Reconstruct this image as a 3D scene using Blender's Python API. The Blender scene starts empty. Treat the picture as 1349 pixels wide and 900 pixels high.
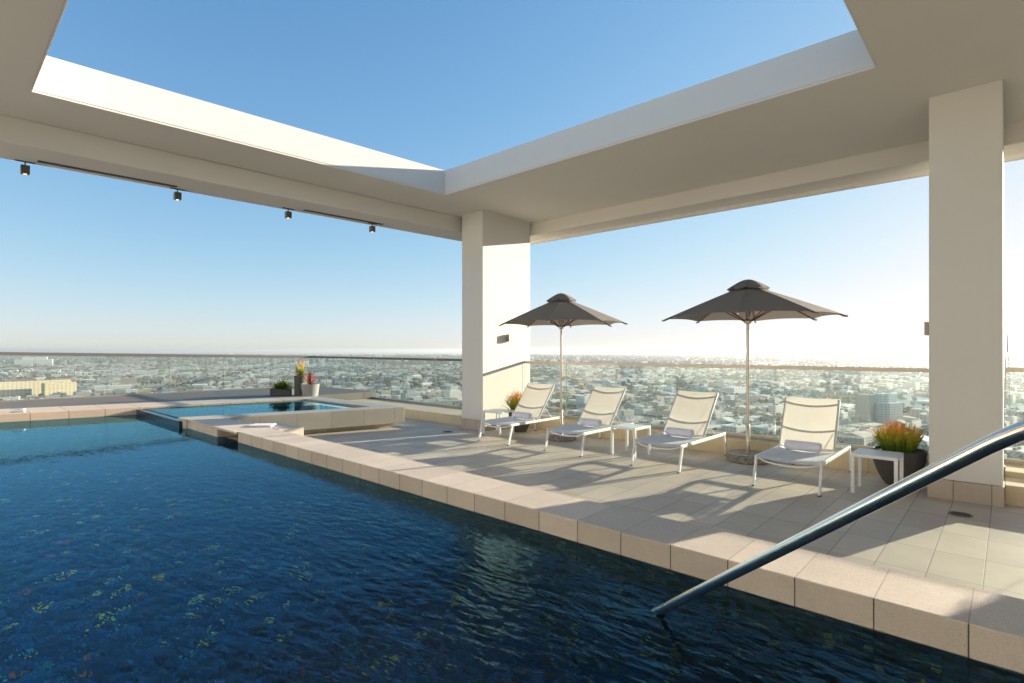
import bpy, bmesh, math, random
from mathutils import Vector, Matrix, noise
rad = math.radians
random.seed(7)
scene = bpy.context.scene
COL = scene.collection

# ------------------------------------------------------------------ helpers
def tag(o, label=None, cat=None, group=None, kind=None):
    if label: o['label'] = label
    if cat: o['category'] = cat
    if group: o['group'] = group
    if kind: o['kind'] = kind
    return o

def empty(name, loc=(0, 0, 0), rz=0.0):
    o = bpy.data.objects.new(name, None)
    o.empty_display_size = .2
    o.location = loc; o.rotation_euler = (0, 0, rz)
    COL.objects.link(o)
    return o

class MB:
    """collects shapes for ONE mesh object"""
    def __init__(s): s.bm = bmesh.new(); s.mi = 0
    def _f(s, vs):
        try: f = s.bm.faces.new(vs)
        except ValueError: return None
        f.material_index = s.mi
        return f
    def box(s, x0, x1, y0, y1, z0, z1, M=None):
        v = [Vector((x, y, z)) for z in (z0, z1) for y in (y0, y1) for x in (x0, x1)]
        if M is not None: v = [M @ p for p in v]
        v = [s.bm.verts.new(p) for p in v]
        for q in ((0, 2, 3, 1), (4, 5, 7, 6), (0, 1, 5, 4), (2, 6, 7, 3), (0, 4, 6, 2), (1, 3, 7, 5)):
            s._f([v[i] for i in q])
        return s
    def prism(s, pts, z0, z1, M=None):
        a = [Vector((p[0], p[1], z0)) for p in pts]; b = [Vector((p[0], p[1], z1)) for p in pts]
        if M is not None: a = [M @ p for p in a]; b = [M @ p for p in b]
        a = [s.bm.verts.new(p) for p in a]; b = [s.bm.verts.new(p) for p in b]
        n = len(a)
        s._f(list(reversed(a))); s._f(b)
        for i in range(n):
            s._f([a[i], a[(i + 1) % n], b[(i + 1) % n], b[i]])
        return s
    def ring_prism(s, outer, inner, z0, z1):
        n = len(outer)
        def vs(p, z): return [s.bm.verts.new((q[0], q[1], z)) for q in p]
        o0, o1, i0, i1 = vs(outer, z0), vs(outer, z1), vs(inner, z0), vs(inner, z1)
        for k in range(n):
            j = (k + 1) % n
            s._f([o0[k], o0[j], o1[j], o1[k]]); s._f([i0[j], i0[k], i1[k], i1[j]])
            s._f([o1[k], o1[j], i1[j], i1[k]]); s._f([o0[j], o0[k], i0[k], i0[j]])
        return s
    def tube(s, pts, r, n=10, caps=True, M=None, flat=None):
        pts = [Vector(p) for p in pts]
        if M is not None: pts = [M @ p for p in pts]
        rs = r if isinstance(r, (list, tuple)) else [r] * len(pts)
        rings = []; prev = None
        for i, p in enumerate(pts):
            t = (pts[min(i + 1, len(pts) - 1)] - pts[max(i - 1, 0)]).normalized()
            if prev is None:
                a = Vector((0, 0, 1)) if abs(t.z) < .9 else Vector((1, 0, 0))
                u = t.cross(a).normalized()
            else:
                u = (prev - t * prev.dot(t)).normalized()
            prev = u; w = t.cross(u)
            rings.append([s.bm.verts.new(p + (u * math.cos(2 * math.pi * k / n) + w * math.sin(2 * math.pi * k / n)) * rs[i]) for k in range(n)])
        for a, b in zip(rings, rings[1:]):
            for k in range(n): s._f([a[k], a[(k + 1) % n], b[(k + 1) % n], b[k]])
        if caps: s._f(list(reversed(rings[0]))); s._f(rings[-1])
        return s
    def lathe(s, prof, n=32, c=(0, 0)):
        rings = []
        for r, z in prof:
            rings.append([s.bm.verts.new((c[0] + r * math.cos(2 * math.pi * k / n), c[1] + r * math.sin(2 * math.pi * k / n), z)) for k in range(n)])
        for a, b in zip(rings, rings[1:]):
            for k in range(n): s._f([a[k], a[(k + 1) % n], b[(k + 1) % n], b[k]])
        return s
    def disc(s, r, z, n=32, c=(0, 0), up=True):
        v = [s.bm.verts.new((c[0] + r * math.cos(2 * math.pi * k / n), c[1] + r * math.sin(2 * math.pi * k / n), z)) for k in range(n)]
        s._f(v if up else list(reversed(v)))
        return s
    def quad(s, *p):
        s._f([s.bm.verts.new(q) for q in p]); return s
    def build(s, name, mats, parent=None, smooth=False, bevel=0, recalc=True, world=True, segs=2):
        if recalc: bmesh.ops.recalc_face_normals(s.bm, faces=s.bm.faces)
        me = bpy.data.meshes.new(name)
        if parent is not None and world:
            L = parent.location.copy()
            rz = parent.rotation_euler.z
            s.bm.transform(Matrix.Rotation(-rz, 4, 'Z') @ Matrix.Translation(-L))
        s.bm.to_mesh(me); s.bm.free()
        for m in (mats if isinstance(mats, (list, tuple)) else [mats]): me.materials.append(m)
        if smooth:
            for p in me.polygons: p.use_smooth = True
        o = bpy.data.objects.new(name, me); COL.objects.link(o)
        if parent is not None: o.parent = parent
        if bevel:
            b = o.modifiers.new('bevel', 'BEVEL'); b.width = bevel; b.segments = segs; b.limit_method = 'ANGLE'; b.angle_limit = rad(40)
            b.harden_normals = False
        if smooth:
            me.set_sharp_from_angle(angle=rad(35))
        return o

def copy_thing(root, loc, rz, label=None):
    r = root.copy(); COL.objects.link(r); r.location = loc; r.rotation_euler = (0, 0, rz)
    if label: r['label'] = label
    for ch in list(root.children):
        c = ch.copy(); COL.objects.link(c); c.parent = r
        for g in list(ch.children):
            d = g.copy(); COL.objects.link(d); d.parent = c
    return r

# ------------------------------------------------------------------ materials
def newmat(name):
    m = bpy.data.materials.new(name); m.use_nodes = True
    nt = m.node_tree; nt.nodes.clear()
    out = nt.nodes.new('ShaderNodeOutputMaterial')
    return m, nt, out
def N(nt, t, **k):
    n = nt.nodes.new(t)
    for a, b in k.items():
        if a.startswith('i_'):
            key = a[2:]
            n.inputs[int(key) if key.isdigit() else key.replace('_', ' ')].default_value = b
        else: setattr(n, a, b)
    return n
def L(nt, a, b): nt.links.new(a, b)
def math_(nt, op, a, b=None, c=None, clamp=False):
    n = nt.nodes.new('ShaderNodeMath'); n.operation = op; n.use_clamp = clamp
    for i, v in enumerate((a, b, c)):
        if v is None: continue
        if isinstance(v, (int, float)): n.inputs[i].default_value = v
        else: nt.links.new(v, n.inputs[i])
    return n.outputs[0]
def mixc(nt, fac, a, b, mode='MIX'):
    n = nt.nodes.new('ShaderNodeMix'); n.data_type = 'RGBA'; n.blend_type = mode
    for i, v in ((0, fac), (6, a), (7, b)):
        if isinstance(v, (int, float)): n.inputs[i].default_value = v
        elif isinstance(v, tuple): n.inputs[i].default_value = (v[0], v[1], v[2], 1)
        else: nt.links.new(v, n.inputs[i])
    return n.outputs[2]
def ramp(nt, fac, stops, interp='LINEAR'):
    n = nt.nodes.new('ShaderNodeValToRGB'); n.color_ramp.interpolation = interp
    e = n.color_ramp.elements
    while len(e) < len(stops): e.new(.5)
    for i, (p, c) in enumerate(stops):
        e[i].position = p; e[i].color = (c[0], c[1], c[2], 1)
    nt.links.new(fac, n.inputs[0])
    return n.outputs[0]
def noise_(nt, vec, scale, detail=4, rough=.55, out='Fac'):
    n = nt.nodes.new('ShaderNodeTexNoise'); n.inputs['Scale'].default_value = scale
    n.inputs['Detail'].default_value = detail; n.inputs['Roughness'].default_value = rough
    if vec is not None: nt.links.new(vec, n.inputs['Vector'])
    return n.outputs[out]
def bump_(nt, h, strength=.3, dist=.01, normal=None):
    n = nt.nodes.new('ShaderNodeBump'); n.inputs['Strength'].default_value = strength; n.inputs['Distance'].default_value = dist
    nt.links.new(h, n.inputs['Height'])
    if normal is not None: nt.links.new(normal, n.inputs['Normal'])
    return n.outputs[0]
def coords(nt, kind='Object'):
    return nt.nodes.new('ShaderNodeTexCoord').outputs[kind]

def plain(name, col, rough=.5, metal=0, var=.06, scale=6, bump=0, bscale=80, spec=.5, coat=0):
    m, nt, out = newmat(name)
    b = N(nt, 'ShaderNodeBsdfPrincipled')
    co = coords(nt)
    n = noise_(nt, co, scale, 5)
    c = mixc(nt, n, tuple(x * (1 - var) for x in col), tuple(min(1, x * (1 + var)) for x in col))
    L(nt, c, b.inputs['Base Color'])
    b.inputs['Metallic'].default_value = metal
    b.inputs['Specular IOR Level'].default_value = spec
    b.inputs['Coat Weight'].default_value = coat
    r = math_(nt, 'MULTIPLY_ADD', noise_(nt, co, scale * 3, 3), .16 * rough, rough * .92)
    L(nt, r, b.inputs['Roughness'])
    if bump: L(nt, bump_(nt, noise_(nt, co, bscale, 4), bump, .004), b.inputs['Normal'])
    L(nt, b.outputs[0], out.inputs[0])
    return m

def gridline(nt, v, period, off, w):
    """1 on the joint"""
    a = math_(nt, 'SUBTRACT', v, off - period / 2)
    a = math_(nt, 'DIVIDE', a, period)
    a = math_(nt, 'FRACT', a)
    a = math_(nt, 'SUBTRACT', a, .5)
    a = math_(nt, 'ABSOLUTE', a)
    return math_(nt, 'LESS_THAN', a, w / period)
def cell(nt, v, period, off):
    return math_(nt, 'FLOOR', math_(nt, 'DIVIDE', math_(nt, 'SUBTRACT', v, off), period))

def tiled(name, col, joint, px, py, ox, oy, w=.004, var=.1, rough=.6, pits=0, zjoint=None, stain=.15, grain=.12, topjoint=None):
    """stone / porcelain tiles with joints at world x = ox + k px, y = oy + k py (skipped when 0)"""
    m, nt, out = newmat(name)
    b = N(nt, 'ShaderNodeBsdfPrincipled')
    pos = nt.nodes.new('ShaderNodeNewGeometry').outputs['Position']
    sep = nt.nodes.new('ShaderNodeSeparateXYZ'); L(nt, pos, sep.inputs[0])
    X, Y, Z = sep.outputs
    g = None; cx_ = cy_ = 0.0
    if px: g = gridline(nt, X, px, ox, w); cx_ = cell(nt, X, px, ox)
    if py:
        h = gridline(nt, Y, py, oy, w); cy_ = cell(nt, Y, py, oy)
        g = h if g is None else math_(nt, 'MAXIMUM', g, h)
    cmb = nt.nodes.new('ShaderNodeCombineXYZ')
    for i, v in enumerate((cx_, cy_)):
        if not isinstance(v, float): L(nt, v, cmb.inputs[i])
    wn = N(nt, 'ShaderNodeTexWhiteNoise', noise_dimensions='3D'); L(nt, cmb.outputs[0], wn.inputs['Vector'])
    tone = math_(nt, 'MULTIPLY_ADD', wn.outputs['Value'], var * 2, 1 - var)
    big = noise_(nt, pos, 1.3, 6, .65)
    tone = math_(nt, 'MULTIPLY', tone, math_(nt, 'MULTIPLY_ADD', big, stain * 2, 1 - stain))
    fine = noise_(nt, pos, 130, 4, .8)
    tone = math_(nt, 'MULTIPLY', tone, math_(nt, 'MULTIPLY_ADD', fine, grain * 2, 1 - grain))
    mid = noise_(nt, pos, 22, 5, .7)
    tone = math_(nt, 'MULTIPLY', tone, math_(nt, 'MULTIPLY_ADD', mid, .2, .9))
    c = nt.nodes.new('ShaderNodeVectorMath'); c.operation = 'SCALE'
    c.inputs[0].default_value = col; L(nt, tone, c.inputs['Scale'])
    colr = c.outputs[0]
    h = math_(nt, 'MULTIPLY', fine, .25)
    if pits:
        v = N(nt, 'ShaderNodeTexVoronoi', feature='F1'); v.inputs['Scale'].default_value = 38; L(nt, pos, v.inputs['Vector'])
        sz = math_(nt, 'MULTIPLY', noise_(nt, pos, 9, 2), .26)
        pt = math_(nt, 'LESS_THAN', v.outputs['Distance'], math_(nt, 'SUBTRACT', sz, .055))
        colr = mixc(nt, math_(nt, 'MULTIPLY', pt, pits), colr, tuple(x * .45 for x in col))
        h = math_(nt, 'SUBTRACT', h, pt)
    if g is not None:
        if topjoint:
            sn_ = nt.nodes.new('ShaderNodeSeparateXYZ'); L(nt, nt.nodes.new('ShaderNodeNewGeometry').outputs['Normal'], sn_.inputs[0])
            jc = mixc(nt, math_(nt, 'GREATER_THAN', sn_.outputs[2], .5), joint, topjoint)  # upward joints paler: sunlit tone in the colour, and grouted rather than open
        else: jc = joint
        colr = mixc(nt, g, colr, jc)
        h = math_(nt, 'SUBTRACT', h, math_(nt, 'MULTIPLY', g, 1.6))
    L(nt, colr, b.inputs['Base Color'])
    L(nt, math_(nt, 'MULTIPLY_ADD', big, .25, rough - .12), b.inputs['Roughness'])
    b.inputs['Specular IOR Level'].default_value = .35
    L(nt, bump_(nt, h, .35, .002), b.inputs['Normal'])
    L(nt, b.outputs[0], out.inputs[0])
    return m

MAT = {}
MAT['plaster'] = plain('white_plaster', (.685, .662, .615), .75, var=.05, scale=.9, bump=.12, bscale=60, spec=.25)
MAT['fascia'] = plain('white_fascia_paint', (.63, .625, .605), .6, var=.03, scale=1.6, bump=.08, bscale=50, spec=.3)
MAT['deck'] = tiled('deck_tile', (.58, .495, .40), (.27, .23, .18), .31, .605, -.13, 4.92, .0035, .09, .55, grain=.10, stain=.26)
MAT['coping'] = tiled('coping_stone', (.59, .52, .44), (.09, .07, .055), .35, 0, -.13, 0, .0032, .10, .65, pits=.8, stain=.20, grain=.48, topjoint=(.40, .335, .275))
MAT['fartile'] = tiled('far_coping_stone', (.62, .50, .39), (.22, .17, .13), 0, .56, 0, 1.35, .006, .05, .65, stain=.08)
MAT['spastone'] = tiled('spa_stone', (.47, .42, .36), (.25, .21, .18), 0, .62, 0, .4, .004, .07, .6, stain=.2)
MAT['base'] = tiled('column_base_tile', (.52, .43, .35), (.2, .16, .13), .31, .31, -.13, 7.63, .004, .07, .6, stain=.14)
MAT['curb'] = tiled('curb_stone', (.60, .49, .34), (.34, .28, .2), .62, 0, -.13, 0, .004, .05, .6, stain=.1)
MAT['ledge'] = plain('ledge_membrane', (.15, .135, .12), .7, var=.25, scale=1.1, bump=.1)
MAT['white_metal'] = plain('white_powder_coat', (.80, .80, .79), .38, var=.015, scale=5)
MAT['steel'] = plain('brushed_steel', (.42, .38, .34), .28, metal=1, var=.08, scale=10)
MAT['rail_bronze'] = plain('satin_rail', (.50, .43, .35), .34, metal=.85, var=.1, scale=3)
MAT['rail_shaded'] = plain('shaded_satin_rail', (.14, .13, .12), .4, metal=.3)  # copy of the satin rail with the left runs' shade put into its colour
MAT['darksteel'] = plain('dark_fixture', (.12, .105, .09), .4, metal=.6, var=.1)
MAT['sconce'] = plain('sconce_metal', (.42, .35, .28), .4, metal=.5, var=.06)
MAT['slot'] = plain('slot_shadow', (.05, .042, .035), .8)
MAT['pot_dark'] = plain('charcoal_pot', (.085, .08, .072), .75, var=.35, scale=7, bump=.4, bscale=40)
MAT['pot_light'] = plain('pale_pot', (.30, .285, .26), .7, var=.1, scale=7, bump=.3)
MAT['soil'] = plain('potting_soil', (.10, .05, .03), .95, var=.6, scale=60, bump=1, bscale=90)
MAT['wood'] = plain('rib_wood', (.20, .10, .05), .5, var=.2, scale=12)
MAT['rubber'] = plain('dark_rubber', (.05, .05, .05), .6)

def granite():
    m, nt, out = newmat('speckled_granite')
    b = N(nt, 'ShaderNodeBsdfPrincipled'); co = coords(nt)
    v = N(nt, 'ShaderNodeTexVoronoi'); v.inputs['Scale'].default_value = 90; L(nt, co, v.inputs['Vector'])
    c = ramp(nt, v.outputs['Color'], [(.0, (.06, .055, .05)), (.35, (.16, .14, .12)), (.6, (.30, .27, .23)), (1, (.5, .46, .4))])
    L(nt, c, b.inputs['Base Color']); b.inputs['Roughness'].default_value = .25
    L(nt, b.outputs[0], out.inputs[0]); return m
MAT['granite'] = granite()

def chrome():
    m, nt, out = newmat('polished_stainless')
    b = N(nt, 'ShaderNodeBsdfPrincipled'); co = coords(nt)
    b.inputs['Metallic'].default_value = 1; b.inputs['Base Color'].default_value = (.98, .86, .73, 1)
    L(nt, math_(nt, 'MULTIPLY_ADD', noise_(nt, co, 14, 4), .10, .10), b.inputs['Roughness'])
    L(nt, b.outputs[0], out.inputs[0]); return m
MAT['chrome'] = chrome()

def fabric(name, col, trans, rough=.8, tint=None, scale=900):
    m, nt, out = newmat(name)
    co = coords(nt)
    d = N(nt, 'ShaderNodeBsdfPrincipled'); t = N(nt, 'ShaderNodeBsdfTranslucent')
    wv = noise_(nt, co, 3, 4)
    c = mixc(nt, wv, tuple(x * .95 for x in col), tuple(min(1, x * 1.04) for x in col))
    L(nt, c, d.inputs['Base Color']); d.inputs['Roughness'].default_value = rough; d.inputs['Specular IOR Level'].default_value = .2
    t.inputs['Color'].default_value = (*(tint or col), 1)
    w = N(nt, 'ShaderNodeTexWave'); w.inputs['Scale'].default_value = 120; L(nt, co, w.inputs['Vector'])
    L(nt, bump_(nt, w.outputs['Fac'], .15, .001), d.inputs['Normal'])
    mx = N(nt, 'ShaderNodeMixShader'); mx.inputs[0].default_value = trans
    L(nt, d.outputs[0], mx.inputs[1]); L(nt, t.outputs[0], mx.inputs[2]); L(nt, mx.outputs[0], out.inputs[0])
    return m
MAT['sling'] = fabric('white_mesh_sling', (.78, .76, .72), .45, tint=(.55, .50, .44))
MAT['seat'] = fabric('white_mesh_seat', (.84, .84, .84), .12, tint=(.5, .46, .4))
MAT['canopy'] = fabric('taupe_canopy', (.20, .187, .17), .16, tint=(.34, .30, .26))
MAT['towel'] = plain('white_terry', (.80, .79, .84), .95, var=.03, scale=30, bump=.8, bscale=160, spec=.1)

def glass():
    m, nt, out = newmat('balustrade_glass')
    tr = N(nt, 'ShaderNodeBsdfTransparent'); tr.inputs[0].default_value = (.90, .955, .94, 1)
    gl = N(nt, 'ShaderNodeBsdfGlossy'); gl.inputs['Roughness'].default_value = .0
    gl.inputs[0].default_value = (.95, 1, .98, 1)
    ge = nt.nodes.new('ShaderNodeNewGeometry'); dp = N(nt, 'ShaderNodeVectorMath', operation='DOT_PRODUCT'); L(nt, ge.outputs['Normal'], dp.inputs[0]); L(nt, ge.outputs['Incoming'], dp.inputs[1])
    ic = math_(nt, 'SUBTRACT', 1.0, math_(nt, 'ABSOLUTE', dp.outputs['Value']))
    fr = math_(nt, 'MULTIPLY_ADD', math_(nt, 'POWER', ic, 5), .93, .045)
    # faint dust on the panes, strengthened to stand for smeared reflections
    df = N(nt, 'ShaderNodeBsdfDiffuse'); df.inputs[0].default_value = (.7, .72, .68, 1)
    co = coords(nt)
    mx = N(nt, 'ShaderNodeMixShader'); L(nt, fr, mx.inputs[0]); L(nt, tr.outputs[0], mx.inputs[1]); L(nt, gl.outputs[0], mx.inputs[2])
    m2 = N(nt, 'ShaderNodeMixShader'); L(nt, math_(nt, 'MULTIPLY', noise_(nt, co, 2.2, 5), .12), m2.inputs[0])
    L(nt, mx.outputs[0], m2.inputs[1]); L(nt, df.outputs[0], m2.inputs[2]); L(nt, m2.outputs[0], out.inputs[0])
    return m
MAT['glass'] = glass()
def glass_edge():
    m, nt, out = newmat('glass_edge')
    b = N(nt, 'ShaderNodeBsdfPrincipled'); b.inputs['Base Color'].default_value = (.13, .19, .18, 1); b.inputs['Roughness'].default_value = .2
    L(nt, b.outputs[0], out.inputs[0]); return m
MAT['glass_edge'] = glass_edge()

def water(name, ripple, tint):
    m, nt, out = newmat(name)
    pos = nt.nodes.new('ShaderNodeNewGeometry').outputs['Position']
    mp = N(nt, 'ShaderNodeMapping'); mp.inputs['Rotation'].default_value = (0, 0, rad(-38)); mp.inputs['Scale'].default_value = (1.0, 2.3, 1)
    L(nt, pos, mp.inputs[0])
    n1 = noise_(nt, mp.outputs[0], 8, 2, .45)
    n2 = noise_(nt, mp.outputs[0], 2.2, 2, .5)
    n3 = noise_(nt, mp.outputs[0], 24, 2, .5)
    # ruffled patch by the steps: ripples grow towards +x
    sep = nt.nodes.new('ShaderNodeSeparateXYZ'); L(nt, pos, sep.inputs[0])
    k = math_(nt, 'POWER', math_(nt, 'MULTIPLY_ADD', sep.outputs[0], .1, 1.02, clamp=True), 1.8)
    big = noise_(nt, pos, .5, 3)
    amp = math_(nt, 'MULTIPLY', math_(nt, 'MULTIPLY_ADD', k, 1.0, .06), math_(nt, 'MULTIPLY_ADD', big, 1.2, .4))
    h = math_(nt, 'ADD', math_(nt, 'MULTIPLY', n1, .55), math_(nt, 'ADD', math_(nt, 'MULTIPLY', n2, .9), math_(nt, 'MULTIPLY', n3, .05)))
    h = math_(nt, 'MULTIPLY', h, amp)
    bp = bump_(nt, h, 1.0, ripple)
    rf = N(nt, 'ShaderNodeBsdfRefraction'); rf.inputs['Color'].default_value = (*tint, 1); rf.inputs['IOR'].default_value = 1.333; rf.inputs['Roughness'].default_value = 0
    gl = N(nt, 'ShaderNodeBsdfGlossy'); gl.inputs['Color'].default_value = (.38, .78, 1.0, 1); gl.inputs['Roughness'].default_value = .0
    fr = N(nt, 'ShaderNodeFresnel'); fr.inputs[0].default_value = 1.23
    for q in (rf, gl, fr): L(nt, bp, q.inputs['Normal'])
    mx = N(nt, 'ShaderNodeMixShader'); L(nt, fr.outputs[0], mx.inputs[0]); L(nt, rf.outputs[0], mx.inputs[1]); L(nt, gl.outputs[0], mx.inputs[2]); L(nt, mx.outputs[0], out.inputs[0])
    return m
MAT['water'] = water('pool_water', .021, (.80, .95, 1.0))
MAT['spawater'] = water('spa_water', .005, (.60, .90, 1.0))

def mosaic(name='blue_glass_mosaic', s=.043):
    m, nt, out = newmat(name)
    b = N(nt, 'ShaderNodeBsdfPrincipled')
    pos = nt.nodes.new('ShaderNodeNewGeometry').outputs['Position']
    sc = N(nt, 'ShaderNodeVectorMath', operation='SCALE'); sc.inputs['Scale'].default_value = 1 / s; L(nt, pos, sc.inputs[0])
    ad = N(nt, 'ShaderNodeVectorMath', operation='ADD'); ad.inputs[1].default_value = (.13, .27, .31); L(nt, sc.outputs[0], ad.inputs[0])
    fl = N(nt, 'ShaderNodeVectorMath', operation='FLOOR'); L(nt, ad.outputs[0], fl.inputs[0])
    wn = N(nt, 'ShaderNodeTexWhiteNoise', noise_dimensions='3D'); L(nt, fl.outputs[0], wn.inputs['Vector'])
    pn = noise_(nt, pos, 2.0, 3)
    v = wn.outputs['Value']
    c = ramp(nt, v, [(0, (.0005, .008, .040)), (.18, (.0005, .028, .130)), (.36, (.0005, .058, .23)), (.50, (.0005, .012, .055)),
                     (.66, (.001, .075, .27)), (.76, (.003, .004, .008)), (.90, (.001, .11, .24)), (.940, (.004, .15, .15)), (.962, (.48, .52, .03)), (.976, (.25, .10, .015)), (.983, (.28, .44, .16)), (.992, (.02, .30, .42))], 'CONSTANT')
    fr = N(nt, 'ShaderNodeVectorMath', operation='FRACTION'); L(nt, ad.outputs[0], fr.inputs[0])
    nz = nt.nodes.new('ShaderNodeNewGeometry').outputs['Normal']
    sp = nt.nodes.new('ShaderNodeSeparateXYZ'); L(nt, fr.outputs[0], sp.inputs[0])
    sn = nt.nodes.new('ShaderNodeSeparateXYZ'); L(nt, nz, sn.inputs[0])
    g = None
    for i in range(3):
        e = math_(nt, 'GREATER_THAN', math_(nt, 'ABSOLUTE', math_(nt, 'SUBTRACT', sp.outputs[i], .5)), .455)
        k = math_(nt, 'LESS_THAN', math_(nt, 'ABSOLUTE', sn.outputs[i]), .5)
        e = math_(nt, 'MULTIPLY', e, k)
        g = e if g is None else math_(nt, 'MAXIMUM', g, e)
    c = mixc(nt, g, c, (.004, .006, .010))
    L(nt, c, b.inputs['Base Color']); b.inputs['Roughness'].default_value = .3
    L(nt, b.outputs[0], out.inputs[0]); return m
MAT['mosaic'] = mosaic()

def gradient_plant(name, stops, z0, z1):
    m, nt, out = newmat(name)
    b = N(nt, 'ShaderNodeBsdfPrincipled'); co = coords(nt)
    sep = nt.nodes.new('ShaderNodeSeparateXYZ'); L(nt, co, sep.inputs[0])
    at = N(nt, 'ShaderNodeAttribute', attribute_name='tip')
    f = math_(nt, 'ADD', at.outputs['Fac'], math_(nt, 'MULTIPLY_ADD', noise_(nt, co, 17, 3), .5, -.25))
    c = ramp(nt, f, stops)
    L(nt, c, b.inputs['Base Color']); b.inputs['Roughness'].default_value = .5
    b.inputs['Subsurface Weight'].default_value = 0
    t = N(nt, 'ShaderNodeBsdfTranslucent'); L(nt, c, t.inputs[0])
    mx = N(nt, 'ShaderNodeMixShader'); mx.inputs[0].default_value = .25
    L(nt, b.outputs[0], mx.inputs[1]); L(nt, t.outputs[0], mx.inputs[2]); L(nt, mx.outputs[0], out.inputs[0]); return m
MAT['firestick'] = gradient_plant('firestick_stems', [(0, (.06, .12, .012)), (.34, (.22, .32, .02)), (.56, (.62, .54, .04)), (.78, (.92, .55, .07)), (1, (.90, .40, .12))], 0, 1)
MAT['redleaf'] = gradient_plant('red_strap_leaves', [(0, (.25, .03, .03)), (.5, (.42, .05, .05)), (1, (.48, .15, .12))], 0, 1)
MAT['greenleaf'] = gradient_plant('green_leaves', [(0, (.02, .05, .01)), (.5, (.07, .14, .02)), (1, (.22, .30, .05))], 0, 1)

# ------------------------------------------------------------------ camera
CAMZ = 1.62
F_ = 711.0
yaw = rad(42.63)
cd = bpy.data.cameras.new('camera'); cam = bpy.data.objects.new('camera', cd); COL.objects.link(cam)
cam.location = (0, 0, CAMZ); cam.rotation_euler = (rad(90), 0, yaw)
cd.sensor_width = 36; cd.lens = 36 * F_ / 1349; cd.shift_y = 11 / 1349
cd.clip_start = .05; cd.clip_end = 60000
scene.camera = cam
Fw = Vector((-math.sin(yaw), math.cos(yaw), 0)); Rt = Vector((math.cos(yaw), math.sin(yaw), 0))

# ------------------------------------------------------------------ light
S = Vector((.34, 1, .192)).normalized()
el = math.asin(S.z); az = math.atan2(S.x, S.y)
w = bpy.data.worlds.new('World'); scene.world = w; w.use_nodes = True
nt = w.node_tree; nt.nodes.clear()
sky = nt.nodes.new('ShaderNodeTexSky'); sky.sky_type = 'NISHITA'; sky.sun_disc = False
sky.sun_elevation = el; sky.sun_rotation = az; sky.altitude = 1500; sky.air_density = 1.0; sky.dust_density = 1.0; sky.ozone_density = 2.0
bg = nt.nodes.new('ShaderNodeBackground'); bg.inputs['Strength'].default_value = .105
wo = nt.nodes.new('ShaderNodeOutputWorld'); # soft shoulder on the sky, channel by channel (1 - exp(-k x)), so that it pales towards the sun without clipping
ss = nt.nodes.new('ShaderNodeSeparateColor'); L(nt, sky.outputs[0], ss.inputs[0]); sc_ = nt.nodes.new('ShaderNodeCombineColor')
for i, k in enumerate((.36, .39, .52)):
    e = math_(nt, 'EXPONENT', math_(nt, 'MULTIPLY', ss.outputs[i], -k))
    q = math_(nt, 'SUBTRACT', 1.0, e)
    if i == 0: q = math_(nt, 'MULTIPLY', math_(nt, 'POWER', q, 1.18), 1.05)
    L(nt, math_(nt, 'MULTIPLY', q, 2.62), sc_.inputs[i])
L(nt, sc_.outputs[0], bg.inputs[0]); L(nt, bg.outputs[0], wo.inputs[0])
sd = bpy.data.lights.new('sun', 'SUN'); sd.energy = 4.3; sd.angle = rad(.53); sd.cycles.use_multiple_importance_sampling = False; sd.color = (1, .86, .67)
so = bpy.data.objects.new('sun', sd); COL.objects.link(so); so.rotation_euler = S.to_track_quat('Z', 'Y').to_euler()
so.location = (5, 15, 6)
vs = scene.view_settings; vs.view_transform = 'Standard'; vs.look = 'None'; vs.gamma = 1; vs.exposure = 1.87
vs.use_curve_mapping = False
scene.render.engine = 'CYCLES'
cy = scene.cycles; cy.use_denoising = True
cy.max_bounces = 10; cy.diffuse_bounces = 4; cy.glossy_bounces = 5; cy.transmission_bounces = 8; cy.transparent_max_bounces = 16; cy.volume_bounces = 0
cy.sample_clamp_indirect = 6; cy.caustics_reflective = False; cy.caustics_refractive = True

# ------------------------------------------------------------------ the terrace
ZC, ZW = .42, .27
RG = -105.0
# deck
m = MB(); m.box(-9.9, 6.5, 3.585, 8.85, -.25, 0); m.box(-17.0, -9.9, 6.75, 8.85, -.25, 0)
tag(m.build('deck', MAT['deck']), kind='structure')
# tower mass under the terrace, so that nothing floats
m = MB(); m.prism([(-17.3, -5.5), (6.7, -5.5), (6.7, 9.0), (-17.3, 9.0)], RG, -1.4)
t = empty('tower_block', (-5, 2, RG)); tag(t, 'pale high-rise block that carries the roof terrace and its pool', 'building')
m.build('wall', MAT['plaster'], t)
for k in range(0, 30):
    if k % 3: continue
b = MB()
for k in range(1, 33):
    b.box(-17.36, 6.76, -5.56, 9.06, RG + k * 3.1, RG + k * 3.1 + 1.5)
b.build('window_band', plain('tower_window_glass', (.05, .07, .09), .15), t)

# coping along the pool
t = empty('pool_coping', (-1, 3.34, 0)); tag(t, 'long raised beige stone coping with dark joints between the deck and the pool', 'coping')
m = MB(); m.box(-8.31, 6.0, 3.10, 3.58, .262, ZC); m.box(-10.42, -8.31, 3.06, 3.60, .385, ZC)
m.box(-10.42, -9.03, 3.06, 3.60, .262, .384); m.box(-9.03, -8.31, 3.36, 3.60, .262, .384)
m.build('capstone', MAT['coping'], t, bevel=.006)
m = MB(); m.box(-10.42, 6.0, 3.20, 3.575, -.2, .261); m.build('riser', MAT['base'], t)
t = empty('stone_bench', (-8.5, 3.8, 0)); tag(t, 'low beige stone block on the deck side of the coping beside the raised spa', 'bench')
m = MB(); m.box(-8.93, -8.08, 3.602, 3.99, .0, ZC - .002); m.build('block', MAT['coping'], t, bevel=.006)

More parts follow.
